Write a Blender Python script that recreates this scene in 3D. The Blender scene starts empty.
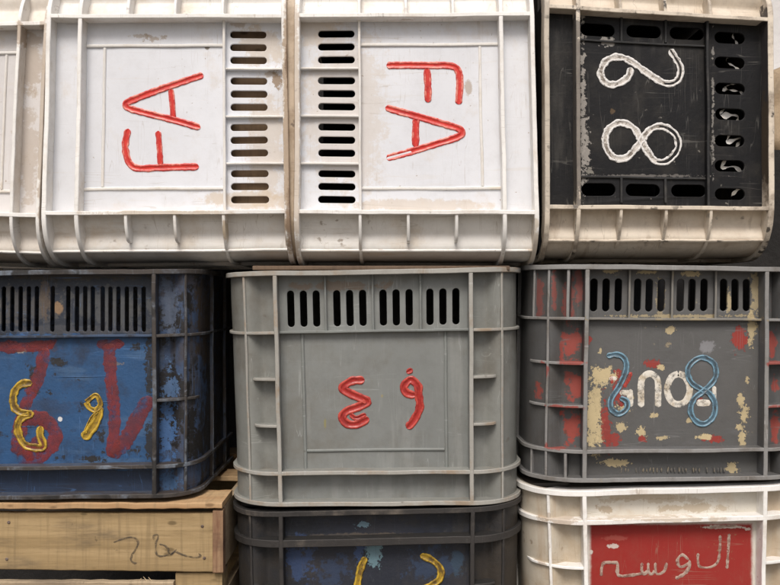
import bpy, bmesh, math, random
from mathutils import Vector, noise

random.seed(7)
S = 0.00125            # metres per photo pixel on the crates' front plane
D = 820.0              # camera distance, same unit
ZC = 0.575             # camera height
scene = bpy.context.scene

# ------------------------------------------------------------------ camera, sky, sun, exposure
cam_d = bpy.data.cameras.new('camera')
cam_d.sensor_width = 36
cam_d.lens = 36 * D / 780
cam_d.clip_start = 0.01
cam_d.clip_end = 500
cam = bpy.data.objects.new('camera', cam_d)
cam.location = (0, -D * S, ZC)
cam.rotation_euler = (math.radians(90), 0, 0)
scene.collection.objects.link(cam)
scene.camera = cam

SUN_EL, SUN_AZ = 52, 188          # azimuth measured from +Y, clockwise: behind the camera, a little left
world = bpy.data.worlds.new('World')
scene.world = world
world.use_nodes = True
wn = world.node_tree
bg = wn.nodes['Background']
sky = wn.nodes.new('ShaderNodeTexSky')
sky.sky_type = 'NISHITA'
sky.sun_disc = False
sky.sun_elevation = math.radians(SUN_EL)
sky.sun_rotation = math.radians(SUN_AZ)
sky.air_density = 1.0
sky.dust_density = 5.0
sky.ozone_density = 0.6
wn.links.new(sky.outputs[0], bg.inputs[0])
bg.inputs[1].default_value = 0.08

sl = bpy.data.lights.new('sun', 'SUN')
sl.energy = 1.5
sl.angle = math.radians(22)
sl.color = (1.0, 0.975, 0.945)
sun = bpy.data.objects.new('sun', sl)
a, e = math.radians(SUN_AZ), math.radians(SUN_EL)
to_sun = Vector((math.sin(a) * math.cos(e), math.cos(a) * math.cos(e), math.sin(e)))
sun.rotation_euler = to_sun.to_track_quat('Z', 'Y').to_euler()
sun.location = (0, -3, 5)
scene.collection.objects.link(sun)

scene.view_settings.view_transform = 'Standard'
scene.view_settings.look = 'None'
scene.view_settings.gamma = 1
scene.view_settings.exposure = 0.63
scene.render.resolution_x, scene.render.resolution_y = 1024, 768

# ------------------------------------------------------------------ helpers
def W(px, py, w=0.0):
    """photo pixel seen at depth w behind the front plane -> world point"""
    k = 1 + w / D
    return Vector(((px - 390) * k * S, w * S, ZC + (292.5 - py) * k * S))

def P0(px, py, w=0.0):
    """front-plane pixel pushed straight back by w"""
    return Vector(((px - 390) * S, w * S, ZC + (292.5 - py) * S))

def empty(name, loc, label, cat, group=None):
    o = bpy.data.objects.new(name, None)
    o.empty_display_size = 0.05
    o.location = loc
    scene.collection.objects.link(o)
    tag(o, label, cat, group)
    return o

def tag(o, label, cat, group=None):
    o['label'] = label
    o['category'] = cat
    if group:
        o['group'] = group

def link_mesh(name, verts, faces, mats, parent=None, origin=None, fmat=None, smooth=40):
    me = bpy.data.meshes.new(name)
    og = origin if origin is not None else (parent_origin(parent) if parent else Vector())
    me.from_pydata([tuple(Vector(v) - og) for v in verts], [], faces)
    for m in (mats if isinstance(mats, (list, tuple)) else [mats]):
        me.materials.append(m)
    if fmat and any(fmat):
        me.polygons.foreach_set('material_index', fmat)
    bm = bmesh.new(); bm.from_mesh(me)
    bmesh.ops.recalc_face_normals(bm, faces=bm.faces)
    bm.to_mesh(me); bm.free()
    if smooth:
        me.shade_smooth()
        me.set_sharp_from_angle(angle=math.radians(smooth))
    me.update()
    o = bpy.data.objects.new(name, me)
    scene.collection.objects.link(o)
    if parent:
        o.parent = parent
    else:
        o.location = og
    return o

def parent_origin(p):
    v = Vector(p.location)
    while p.parent:
        p = p.parent
        v += Vector(p.location)
    return v

def wob(p, amp, sc, seed=0.0):
    q = Vector((p[0] * sc + seed, p[1] * sc + seed * 1.7, p[2] * sc - seed))
    return Vector((noise.noise(q), noise.noise(q + Vector((31, 7, 3))), noise.noise(q + Vector((5, 41, 19))))) * amp

# ------------------------------------------------------------------ materials
def N(nt, typ, **kw):
    n = nt.nodes.new(typ)
    for k, v in kw.items():
        setattr(n, k, v)
    return n

def mixc(nt, fac, a, b, blend='MIX'):
    m = N(nt, 'ShaderNodeMix', data_type='RGBA', blend_type=blend)
    for sock, v in ((m.inputs[0], fac), (m.inputs[6], a), (m.inputs[7], b)):
        if hasattr(v, 'is_linked'):
            nt.links.new(v, sock)
        elif isinstance(v, (int, float)):
            sock.default_value = v
        else:
            sock.default_value = (*v[:3], 1)
    return m.outputs[2]

def math_(nt, op, a, b=None, c=None, clamp=False):
    m = N(nt, 'ShaderNodeMath', operation=op, use_clamp=clamp)
    for i, v in enumerate((a, b, c)):
        if v is None:
            continue
        if hasattr(v, 'is_linked'):
            nt.links.new(v, m.inputs[i])
        else:
            m.inputs[i].default_value = v
    return m.outputs[0]

def step(nt, v, lo, hi, to=1.0):
    m = N(nt, 'ShaderNodeMapRange', interpolation_type='SMOOTHSTEP')
    nt.links.new(v, m.inputs[0])
    m.inputs[1].default_value = lo
    m.inputs[2].default_value = hi
    m.inputs[3].default_value = 0
    m.inputs[4].default_value = to
    return m.outputs[0]

def noise_tex(nt, vec, scale, detail=5, rough=0.6, sx=(1, 1, 1), off=0.0):
    mp = N(nt, 'ShaderNodeMapping')
    mp.inputs['Scale'].default_value = sx
    mp.inputs['Location'].default_value = (off, off * 0.7 + 3, -off * 1.3)
    nt.links.new(vec, mp.inputs[0])
    n = N(nt, 'ShaderNodeTexNoise')
    n.inputs['Scale'].default_value = scale
    n.inputs['Detail'].default_value = detail
    n.inputs['Roughness'].default_value = rough
    nt.links.new(mp.outputs[0], n.inputs['Vector'])
    return n.outputs[0]

def new_mat(name):
    m = bpy.data.materials.new(name)
    m.use_nodes = True
    nt = m.node_tree
    b = nt.nodes['Principled BSDF']
    tc = N(nt, 'ShaderNodeTexCoord')
    return m, nt, b, tc.outputs['Object']

def plastic(name, base, dirt=(0.2, 0.13, 0.07), dirt_amt=0.3, dirt_lo=0.48, dirt_hi=0.72, dirt_scale=9,
            speck=(0.06, 0.04, 0.025), speck_amt=0.6, speck_lo=0.66, speck_scale=70,
            streak=(0.9, 0.9, 0.9), streak_amt=0.0, streak_lo=0.62, streak_axis=(60, 60, 4),
            wear=None, wear_lo=0.6, wear_scale=35, rough=0.5, bump=0.15, seed=0.0, blobs=(), origin=None, sss=0.0, bd=15, scr=None, scr_amt=0.35, mott=0.16, spec=0.4):
    m, nt, b, oc = new_mat(name)
    col = base
    big = noise_tex(nt, oc, 5, 3, 0.5, off=seed + 11)
    col = mixc(nt, step(nt, big, 0.3, 0.7), tuple(c * 0.93 for c in base), tuple(min(1, c * 1.05) for c in base))
    d1 = noise_tex(nt, oc, dirt_scale, 8, 0.68, off=seed)
    col = mixc(nt, step(nt, d1, dirt_lo, dirt_hi, dirt_amt), col, dirt)
    if streak_amt:
        s1 = noise_tex(nt, oc, 1.0, 4, 0.6, sx=streak_axis, off=seed + 4)
        col = mixc(nt, step(nt, s1, streak_lo, streak_lo + 0.12, streak_amt), col, streak)
    if wear:
        w1 = noise_tex(nt, oc, wear_scale, 9, 0.72, off=seed + 8)
        col = mixc(nt, step(nt, w1, wear_lo, wear_lo + 0.04), col, wear)
    for (px, py, rx, ry, c, amp, kind, alpha) in blobs:
        p = W(px, py, bd) - origin
        mp = N(nt, 'ShaderNodeVectorMath', operation='SUBTRACT')
        nt.links.new(oc, mp.inputs[0])
        mp.inputs[1].default_value = p
        sc_ = N(nt, 'ShaderNodeVectorMath', operation='MULTIPLY')
        nt.links.new(mp.outputs[0], sc_.inputs[0])
        sc_.inputs[1].default_value = (1 / (rx * S), 0, 1 / (ry * S))
        if kind == 'box':
            ab = N(nt, 'ShaderNodeVectorMath', operation='ABSOLUTE')
            nt.links.new(sc_.outputs[0], ab.inputs[0])
            sp = N(nt, 'ShaderNodeSeparateXYZ')
            nt.links.new(ab.outputs[0], sp.inputs[0])
            ln = math_(nt, 'MAXIMUM', sp.outputs[0], sp.outputs[2])
        else:
            l = N(nt, 'ShaderNodeVectorMath', operation='LENGTH')
            nt.links.new(sc_.outputs[0], l.inputs[0])
            ln = l.outputs['Value']
        nz = noise_tex(nt, oc, 75 if kind != 'soft' else 60, 9, 0.74, off=seed + px * 0.37)
        v = math_(nt, 'ADD', math_(nt, 'SUBTRACT', 1.0, ln), math_(nt, 'MULTIPLY', math_(nt, 'SUBTRACT', nz, 0.5), amp * (1.0 if kind == 'box' else 2.3)))
        if kind == 'hard':
            fz = noise_tex(nt, oc, 230, 5, 0.7, off=seed + py * 0.21)
            v = math_(nt, 'ADD', v, math_(nt, 'MULTIPLY', math_(nt, 'SUBTRACT', fz, 0.5), amp * 1.7))
            col = mixc(nt, step(nt, v, -0.16, 0.0, 0.5), col, tuple(x * 0.45 for x in base))
        col = mixc(nt, step(nt, v, 0.0, 0.35 if kind == 'soft' else 0.05, alpha), col, c)
    mt = noise_tex(nt, oc, 42, 8, 0.75, off=seed + 31)
    col = mixc(nt, step(nt, mt, 0.42, 0.72, mott), col, tuple(x * 0.35 for x in dirt))
    lum = sum(base) / 3
    sc_col = scr or (tuple(x * 0.55 + 0.02 for x in dirt) if lum > 0.4 else tuple(min(0.5, x * 1.7 + 0.035) for x in base))
    for k, (ax, th) in enumerate((((3, 9, 55), 0.0045), ((52, 20, 3), 0.004), ((70, 70, 5), 0.0035))):
        sv = noise_tex(nt, oc, 1.0, 2.2, 0.55, sx=ax, off=seed + 13 * k + 2)
        ms = noise_tex(nt, oc, 15, 3, 0.6, off=seed + 17 * k + 5)
        ln_ = math_(nt, 'LESS_THAN', math_(nt, 'ABSOLUTE', math_(nt, 'SUBTRACT', sv, 0.5 + 0.03 * (k - 1))), th)
        col = mixc(nt, math_(nt, 'MULTIPLY', ln_, step(nt, ms, 0.5, 0.62, scr_amt)), col, sc_col)
    sp1 = noise_tex(nt, oc, speck_scale, 3, 0.5, off=seed + 2)
    sp2 = noise_tex(nt, oc, 12, 2, 0.5, off=seed + 21)
    spk = math_(nt, 'MULTIPLY', step(nt, sp1, speck_lo, speck_lo + 0.1, speck_amt), step(nt, sp2, 0.45, 0.6))
    col = mixc(nt, spk, col, speck)
    nt.links.new(col, b.inputs['Base Color'])
    rr = noise_tex(nt, oc, 25, 5, 0.6, off=seed + 6)
    mr = N(nt, 'ShaderNodeMapRange')
    nt.links.new(rr, mr.inputs[0])
    mr.inputs[3].default_value = rough - 0.12
    mr.inputs[4].default_value = rough + 0.2
    nt.links.new(mr.outputs[0], b.inputs['Roughness'])
    b.inputs['Specular IOR Level'].default_value = spec
    bn = noise_tex(nt, oc, 160, 6, 0.65, off=seed + 9)
    bp = N(nt, 'ShaderNodeBump')
    bp.inputs['Strength'].default_value = bump
    bp.inputs['Distance'].default_value = 0.002
    nt.links.new(bn, bp.inputs['Height'])
    nt.links.new(bp.outputs[0], b.inputs['Normal'])
    if sss:
        b.inputs['Subsurface Weight'].default_value = sss
        b.inputs['Subsurface Radius'].default_value = (0.006, 0.005, 0.004)
        b.inputs['Subsurface Scale'].default_value = 1.0
    return m

def paint(name, c1, c2, lo=0.4, hi=0.65, rough=0.4, scale=60, alpha_lo=None, bump=0.25, alpha_scale=45, alpha_max=1.0):
    m, nt, b, oc = new_mat(name)
    n1 = noise_tex(nt, oc, scale, 6, 0.7)
    col = mixc(nt, step(nt, n1, lo, hi), c1, c2)
    nt.links.new(col, b.inputs['Base Color'])
    b.inputs['Roughness'].default_value = rough
    bn = noise_tex(nt, oc, 240, 5, 0.6)
    bp = N(nt, 'ShaderNodeBump')
    bp.inputs['Strength'].default_value = bump
    bp.inputs['Distance'].default_value = 0.002
    nt.links.new(bn, bp.inputs['Height'])
    nt.links.new(bp.outputs[0], b.inputs['Normal'])
    if alpha_lo is not None:
        n2 = noise_tex(nt, oc, alpha_scale, 9, 0.75, off=3)
        nt.links.new(step(nt, n2, alpha_lo, alpha_lo + 0.2, alpha_max), b.inputs['Alpha'])
    return m

def wood(name, c1, c2, stain, seed=0.0, axis=(3, 40, 60)):
    m, nt, b, oc = new_mat(name)
    g = noise_tex(nt, oc, 1.0, 8, 0.65, sx=axis, off=seed)
    col = mixc(nt, step(nt, g, 0.35, 0.68), c1, c2)
    sw = noise_tex(nt, oc, 1.0, 5, 0.6, sx=(170, 30, 7), off=seed + 5)      # saw marks across the grain
    col = mixc(nt, step(nt, sw, 0.48, 0.7, 0.5), col, tuple(c * 0.55 for c in c1))
    s2 = noise_tex(nt, oc, 1.0, 6, 0.65, sx=(5, 12, 22), off=seed + 9)
    col = mixc(nt, step(nt, s2, 0.5, 0.70, 0.75), col, stain)
    vk = N(nt, 'ShaderNodeTexVoronoi', feature='F1')
    mpk = N(nt, 'ShaderNodeMapping'); mpk.inputs['Scale'].default_value = (4.2, 4.2, 9); mpk.inputs['Location'].default_value = (seed * 1.3, 0.5, seed)
    nt.links.new(oc, mpk.inputs[0]); nt.links.new(mpk.outputs[0], vk.inputs['Vector'])
    kn = math_(nt, 'ADD', vk.outputs['Distance'], math_(nt, 'MULTIPLY', math_(nt, 'SUBTRACT', g, 0.5), 0.25))
    col = mixc(nt, step(nt, math_(nt, 'SUBTRACT', 1.0, kn), 0.84, 0.93, 0.75), col, tuple(c * 0.45 for c in c2))
    fg = noise_tex(nt, oc, 1.0, 9, 0.75, sx=(axis[0] * 5, axis[1] * 4, axis[2] * 4), off=seed + 15)
    col = mixc(nt, step(nt, fg, 0.5, 0.7, 0.45), col, tuple(c * 0.5 for c in c2))
    s3 = noise_tex(nt, oc, 90, 4, 0.6, off=seed + 1)
    col = mixc(nt, step(nt, s3, 0.66, 0.74, 0.5), col, tuple(c * 0.4 for c in stain))
    nt.links.new(col, b.inputs['Base Color'])
    b.inputs['Roughness'].default_value = 0.8
    b.inputs['Specular IOR Level'].default_value = 0.2
    bp = N(nt, 'ShaderNodeBump')
    bp.inputs['Strength'].default_value = 0.5
    bp.inputs['Distance'].default_value = 0.002
    nt.links.new(math_(nt, 'ADD', g, math_(nt, 'MULTIPLY', sw, 0.6)), bp.inputs['Height'])
    nt.links.new(bp.outputs[0], b.inputs['Normal'])
    return m

# ------------------------------------------------------------------ the crate builder
OCT = lambda a0, a1, b0, b1, c: [(a0 + c, b0), (a1 - c, b0), (a1, b0 + c), (a1, b1 - c), (a1 - c, b1), (a0 + c, b1), (a0, b1 - c), (a0, b0 + c)]

class Crate:
    """A moulded crate in its own coordinates: s runs along the rounded outline (0 = middle of the end wall),
    n is the offset outwards from the rib edges, v runs up the crate."""
    def __init__(c, F, R, H, L, quad, v1, v2, d=15.0, y0=0.0, seed=0.0):
        c.F, c.R, c.H, c.L, c.quad, c.v1, c.v2, c.d, c.y0, c.seed = F, R, H, L, quad, v1, v2, d, y0, seed
        c.half = F + R * math.pi / 2
        c.end = c.half + L
        c.pocket, c.shallow = c.end, d
    def n0(c, s):
        return -c.d - 1.2 if abs(s) < c.pocket + 1 else -c.shallow - 1.0
    def pix(c, u, v):
        a = (u + c.F) / (2 * c.F); b = (v - c.v1) / (c.v2 - c.v1)
        q = c.quad
        return ((1-a)*(1-b)*q[0][0] + a*(1-b)*q[1][0] + (1-a)*b*q[2][0] + a*b*q[3][0],
                (1-a)*(1-b)*q[0][1] + a*(1-b)*q[1][1] + (1-a)*b*q[2][1] + a*b*q[3][1])
    def inv(c, px, py, w=0.0):
        k = 1 + (w + c.y0) / D
        X, Y = 390 + (px - 390) * k, 292.5 + (py - 292.5) * k
        u = v = 0.0
        for _ in range(12):
            x, y = c.pix(u, v)
            x1, y1 = c.pix(u + 1, v); x2, y2 = c.pix(u, v + 1)
            a, b, e, f = x1 - x, x2 - x, y1 - y, y2 - y
            det = a * f - b * e
            dx, dy = X - x, Y - y
            u += (dx * f - b * dy) / det
            v += (a * dy - dx * e) / det
        return u, v
    def uvw(c, u, v, w):
        x, y = c.pix(u, v)
        p = P0(x, y, w + c.y0)
        return p + wob((x / 60, y / 60, w / 60), 0.7 * S, 1.0, c.seed) 
    def pt(c, s, n, v):
        a, sg = abs(s), (1 if s >= 0 else -1)
        if a <= c.F:
            u, w = a, -n
        elif a <= c.half:
            t = (a - c.F) / c.R
            u, w = c.F + (c.R + n) * math.sin(t), c.R - (c.R + n) * math.cos(t)
        else:
            u, w = c.F + c.R + n, c.R + (a - c.half)
        return c.uvw(sg * u, v, w)
    def samples(c, s0, s1, st=5.0):
        brk = sorted({s0, s1, *[x for x in (-c.half, -c.F, c.F, c.half) if s0 < x < s1]})
        out = [s0]
        for a, b in zip(brk, brk[1:]):
            mid = abs((a + b) / 2)
            k = max(1, int((b - a) / (st if mid < c.half else 25)))
            out += [a + (b - a) * (i + 1) / k for i in range(k)]
        return out

class Acc:
    def __init__(self):
        self.v, self.f, self.m = [], [], []
    def sweep(self, rings, mats):
        b = len(self.v); k = len(rings[0])
        for r in rings:
            self.v += r
        for i in range(len(rings) - 1):
            for j in range(k):
                j2 = (j + 1) % k
                self.f.append((b + i*k + j, b + i*k + j2, b + (i+1)*k + j2, b + (i+1)*k + j))
                self.m.append(mats[j])
        e = b + (len(rings) - 1) * k
        self.f.append(tuple(b + j for j in range(k))[::-1]); self.m.append(mats[0])
        self.f.append(tuple(e + j for j in range(k))); self.m.append(mats[0])

def jig(p, seed, amp):
    return p + wob((p.x / S / 16, p.y / S / 16, p.z / S / 16), amp * 0.42 * S, 1.0, seed)

def rib_h(acc, c, s0, s1, v, t, n1=0.0, n0=None, amp=0.5, ch=0.55, taper=False):
    """a rib running round the crate at height v"""
    given = n0
    rings = []
    ss = c.samples(s0, s1)
    for s in ss:
        e = n1
        n0 = c.n0(s) if given is None else given
        if taper:
            f = min(1, (s1 - s) / (0.22 * (s1 - s0)) if taper > 0 else (s - s0) / (0.22 * (s1 - s0)))
            e = n0 + (n1 - n0) * max(0.3, math.sin(f * math.pi / 2))
        rings.append([jig(c.pt(s, n, vv), c.seed + 3, amp) for n, vv in OCT(n0, e, v - t / 2, v + t / 2, min(ch, t * 0.35))])
    acc.sweep(rings, [0, 1, 1, 1, 0, 0, 0, 0] if False else [0, 1, 1, 1, 0, 0, 0, 0])

def rib_v(acc, c, s, v0, v1, t, n1=0.0, n0=None, amp=0.5, ch=0.55, st=5.0):
    """a rib running up the crate at outline position s"""
    n0 = c.n0(s) if n0 is None else n0
    k = max(2, int((v1 - v0) / st))
    rings = []
    for i in range(k + 1):
        v = v0 + (v1 - v0) * i / k
        rings.append([jig(c.pt(s + ds, n, v), c.seed + 5, amp) for n, ds in OCT(n0, n1, -t / 2, t / 2, min(ch, t * 0.35))])
    acc.sweep(rings, [0, 1, 1, 1, 0, 0, 0, 0])

def slab(acc, c, sg, tb, v0, v1, shallow=4.0, ramp=15.0, lo=0.0, hi=0.0):
    """the wall from the front edge round the corner and back: a deep pocket up to the corner rib, almost flush behind it"""
    kv = 8
    loop_v = [v0 + (v1 - v0) * i / kv for i in range(kv + 1)]
    sb = c.F + tb
    ss = c.samples(c.F, sb - ramp, 4)[:-1] + [sb - ramp + ramp * i / 7 for i in range(8)] + [sb + 1.5] + c.samples(sb + 4, c.end)
    rings = []
    for s in ss:
        if s <= sb - ramp: n = -c.d
        elif s <= sb:
            t = (s - sb + ramp) / ramp
            n = -c.d + (c.d - 2.2) * t * t * (3 - 2 * t) 
        else: n = -shallow
        rings.append([c.pt(sg * s, n, v) for v in loop_v] + [c.pt(sg * s, n - 3 if s <= sb - ramp else min(n - 3, -c.d - 3 if s < sb else -shallow - 3), v) for v in reversed(loop_v)])
    acc.sweep(rings, [0] * kv + [0] + [1] * kv + [0])

def slot_loop(u, v, hu, hv, n=7):
    """a round-ended slot outline centred on (u, v)"""
    r = min(hu, hv) * 0.98
    pts = []
    for cx, cy, a0 in ((hu - r, hv - r, 0), (-hu + r, hv - r, 90), (-hu + r, -hv + r, 180), (hu - r, -hv + r, 270)):
        for i in range(n):
            t = math.radians(a0 + 90 * i / (n - 1))
            pts.append((u + cx + r * math.cos(t), v + cy + r * math.sin(t)))
    out = []
    for p in pts:
        if not out or (abs(p[0]-out[-1][0]) + abs(p[1]-out[-1][1])) > 0.05:
            out.append(p)
    return out

def front_wall(c, slots, mat, parent, thick=3.0, name='end_wall'):
    cu = bpy.data.curves.new('tmp', 'CURVE')
    cu.dimensions = '2D'; cu.fill_mode = 'BOTH'
    cu.extrude = thick / 2 - 0.5; cu.bevel_depth = 0.5; cu.bevel_resolution = 1; cu.offset = -0.5
    F, H = c.F + 0.5, c.H
    outer = [(-F, 0.2), (F, 0.2), (F, H - 0.5), (-F, H - 0.5)]
    for loop in [outer] + slots:
        sp = cu.splines.new('POLY')
        sp.points.add(len(loop) - 1)
        for p, (x, y) in zip(sp.points, loop):
            p.co = (x, y, 0, 1)
        sp.use_cyclic_u = True
    ob = bpy.data.objects.new('tmp', cu)
    scene.collection.objects.link(ob)
    dg = bpy.context.evaluated_depsgraph_get()
    me = bpy.data.meshes.new_from_object(ob.evaluated_get(dg))
    bpy.data.objects.remove(ob); bpy.data.curves.remove(cu)
    verts = [c.uvw(v.co.x, v.co.y, c.d + thick / 2 - v.co.z) for v in me.vertices]
    faces = [tuple(p.vertices) for p in me.polygons]
    bpy.data.meshes.remove(me)
    return link_mesh(name, verts, faces, mat, parent, smooth=30)

def build_crate(c, root, M, slots, vr, short, band_ribs=(0.63,), extra=(), sep=(), frame=None, rim=5.0, rail=4.0, left=True, right=True,
                rail_v=True, full_corner=None, shallow=4.0):
    """vr: (rail height, slot-rib height); short: heights of the short corner ribs"""
    F, R, H = c.F, c.R, c.H
    lo, hi = vr
    c.pocket, c.shallow = F + R * band_ribs[-1], shallow
    front_wall(c, slots, M['wall'], root)
    a = Acc()
    for sg in (-1, 1):
        slab(a, c, sg, R * band_ribs[-1], 0.2, H - 0.5, shallow)
    # far end wall and floor of the crate
    wb = R + c.L
    for (u0, u1, w0, w1, v0, v1) in ((-F - R + shallow, F + R - shallow, wb - 3, wb, 0.2, H - 0.5), (-F - R + shallow + 3.2, F + R - shallow - 3.2, c.d + 26, wb - 3.2, 0.5, 4), (-F - 8, F + 8, c.d + 3.2, c.d + 25.8, 0.5, 4)):
        b = len(a.v)
        for (u, v, w) in ((u0, v0, w0), (u1, v0, w0), (u1, v1, w0), (u0, v1, w0), (u0, v0, w1), (u1, v0, w1), (u1, v1, w1), (u0, v1, w1)):
            a.v.append(c.uvw(u, v, w))
        for f in ((0,1,2,3), (4,5,6,7), (0,1,5,4), (1,2,6,5), (2,3,7,6), (3,0,4,7)):
            a.f.append(tuple(b + i for i in f)); a.m.append(1)
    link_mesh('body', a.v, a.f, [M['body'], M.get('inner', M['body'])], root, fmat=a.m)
    # rims
    a = Acc(); rib_h(a, c, -c.end, c.end, H - rim / 2, rim, n1=0.8)
    link_mesh('top_rim', a.v, a.f, [M['rib'], M['edge']], root, fmat=a.m)
    a = Acc(); rib_h(a, c, -c.end, c.end, rim / 2 - 0.4, rim - 0.6, n1=0.4)
    link_mesh('base_rim', a.v, a.f, [M['rib'], M['edge']], root, fmat=a.m)
    # ribs
    a = Acc()
    rib_h(a, c, -c.end, c.end, lo, rail, amp=0.6)
    th = [R * x for x in band_ribs]
    for sg in (-1, 1):
        rib_v(a, c, sg * (F + 1), 1.0, H - 2, 4.2, n1=0.3)
        for t in th:
            rib_v(a, c, sg * (F + t), 1.0, H - 2, 2.8, n1=-0.5)
        for (t, v0, v1) in extra:
            rib_v(a, c, sg * (F + R * t), v0, v1, 3.0, n1=-1.0)
        e = F + (full_corner or 0.55) * R
        for v in short:
            if sg > 0: rib_h(a, c, F, e, v, 3.0, n1=-1.0, taper=1)
            else: rib_h(a, c, -e, -F, v, 3.0, n1=-1.0, taper=-1)
        s0, s1 = (F, c.end) if sg > 0 else (-c.end, -F)
        rib_h(a, c, s0, s1, hi, 3.0, n1=-0.8)
        for s in (c.half + 40, c.half + 110, c.half + 180):
            if s < c.end:
                rib_v(a, c, sg * s, 1.0, H - 2, 3.2, n1=-0.5, st=20)
    link_mesh('rib_frame', a.v, a.f, [M['rib'], M['edge']], root, fmat=a.m)
    # low relief on the end wall
    a = Acc()
    dd = -c.d
    rib_h(a, c, -F + 1, F - 1, hi, 2.6, n1=dd + 7.0, n0=dd - 1, amp=0.3)
    for u in sep:
        rib_v(a, c, u, hi, H - 3, 2.2, n1=dd + 5.0, n0=dd - 1, amp=0.3)
    if frame:
        (fu, fv0, fv1, both) = frame
        for sg in (-1, 1):
            rib_v(a, c, sg * fu, lo + 2, hi - 1, 3.4, n1=dd + 1.8, n0=dd - 1, amp=0.25, ch=0.9)
        rib_h(a, c, -fu + 2, fu - 2, fv0, 3.0, n1=dd + 1.6, n0=dd - 1, amp=0.25, ch=0.9)
    link_mesh('panel_relief', a.v, a.f, [M['wall'], M.get('relief', M['wall'])], root, fmat=a.m)

# ------------------------------------------------------------------ strokes (raised bead lettering, brushed paint, pencil)
def catmull(pts, st=1.2):
    P = [Vector(p) for p in pts]
    P = [P[0] * 2 - P[1]] + P + [P[-1] * 2 - P[-2]]
    out = []
    for i in range(1, len(P) - 2):
        a, b, c_, d_ = P[i-1:i+3]
        k = max(2, int((c_ - b).length / st))
        for j in range(k):
            t = j / k
            out.append(0.5 * ((2*b) + (c_ - a)*t + (2*a - 5*b + 4*c_ - d_)*t*t + (3*b - a - 3*c_ + d_)*t**3))
    out.append(P[-2])
    return out

BEAD = [(-1, -0.25), (-0.95, 0.22), (-0.82, 0.58), (-0.62, 0.64), (-0.42, 0.34), (-0.2, 0.1), (0.2, 0.1), (0.42, 0.34), (0.62, 0.64), (0.82, 0.58), (0.95, 0.22), (1, -0.25)]
FLAT = [(-1, 0.0), (-0.8, 1.0), (0, 1.0), (0.8, 1.0), (1, 0.0)]
ROUND = [(-1, -0.25), (-0.93, 0.3), (-0.6, 0.62), (0, 0.72), (0.6, 0.62), (0.93, 0.3), (1, -0.25)]

def strokes(name, lines, w, mat, parent, org=(0, 0), sc=1.0, hw=3.5, hgt=3.2, prof=BEAD, rough=0.16, smooth=True, label=None, lift=0.0):
    V, Fc, Fm = [], [], []
    z = 0
    for li, ln in enumerate(lines):
        h = hw
        if isinstance(ln, tuple) and isinstance(ln[0], list):
            ln, h = ln
        pts = [(org[0] + x / sc, org[1] + y / sc) for x, y in ln]
        path = catmull(pts) if smooth else [Vector(p) for p in pts]
        L = [0]
        for a, b in zip(path, path[1:]):
            L.append(L[-1] + (b - a).length)
        tot = L[-1] or 1
        closed = (path[0] - path[-1]).length < 0.5
        b0 = len(V); k = len(prof)
        for i, p in enumerate(path):
            t = (path[min(i+1, len(path)-1)] - path[max(i-1, 0)])
            t = t.normalized() if t.length > 1e-6 else Vector((1, 0))
            m = Vector((-t.y, t.x))
            e = min(L[i], tot - L[i])
            f = 1.0 if closed else math.sqrt(max(0.03, 1 - (1 - min(1, e / (h * 0.9)))**2))
            nz = 1 + rough * noise.noise(Vector((p.x / 5, p.y / 5, li * 3.7)))
            nz2 = 1 + rough * 1.3 * noise.noise(Vector((p.x / 3.5, p.y / 3.5, 9 + li)))
            for (o, q) in prof:
                edge = 1 + rough * 0.7 * noise.noise(Vector((p.x / 2.5, p.y / 2.5, o * 5 + li)))
                pp = p + m * (o * h * f * nz * edge)
                dep = w - max(0.0, q) * hgt * (0.35 + 0.65 * f) * (nz2 if prof is not FLAT else 1) - (0 if q >= 0 else q) * 3 - z - lift
                V.append(W(pp.x, pp.y, dep))
        for i in range(len(path) - 1):
            for j in range(k - 1):
                Fc.append((b0 + i*k + j, b0 + i*k + j + 1, b0 + (i+1)*k + j + 1, b0 + (i+1)*k + j))
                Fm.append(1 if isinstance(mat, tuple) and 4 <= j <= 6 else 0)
        Fc.append(tuple(b0 + j for j in range(k)))
        e0 = b0 + (len(path) - 1) * k
        Fc.append(tuple(e0 + j for j in range(k))[::-1])
        Fm += [0, 0]
        z += 0.11
    o = link_mesh(name, V, Fc, mat, parent, smooth=60, fmat=Fm)
    if label:
        o['label'] = label
    return o

def letters(name, groups, w, mat, parent, **kw):
    labs = kw.pop('labels', None)
    for i, g_ in enumerate(groups):
        strokes(name, g_, w, mat, parent, label=labs[i] if labs else None, **kw)

def arc(cx, cy, r, a0, a1, n=10):
    return [(cx + r * math.cos(math.radians(a0 + (a1 - a0) * i / n)), cy + r * math.sin(math.radians(a0 + (a1 - a0) * i / n))) for i in range(n + 1)]

# ------------------------------------------------------------------ ground and walls
def box(acc, x0, x1, y0, y1, z0, z1, ch=0.0):
    bm = bmesh.new()
    bmesh.ops.create_cube(bm, size=1)
    for v in bm.verts:
        v.co = ((x0 + x1) / 2 + v.co.x * (x1 - x0), (y0 + y1) / 2 + v.co.y * (y1 - y0), (z0 + z1) / 2 + v.co.z * (z1 - z0))
    if ch:
        bmesh.ops.bevel(bm, geom=bm.edges[:], offset=ch, segments=2, affect='EDGES', profile=0.6)
    b = len(acc.v)
    bm.verts.ensure_lookup_table()
    acc.v += [v.co.copy() for v in bm.verts]
    for f in bm.faces:
        acc.f.append(tuple(b + v.index for v in f.verts)); acc.m.append(0)
    bm.free()

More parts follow.
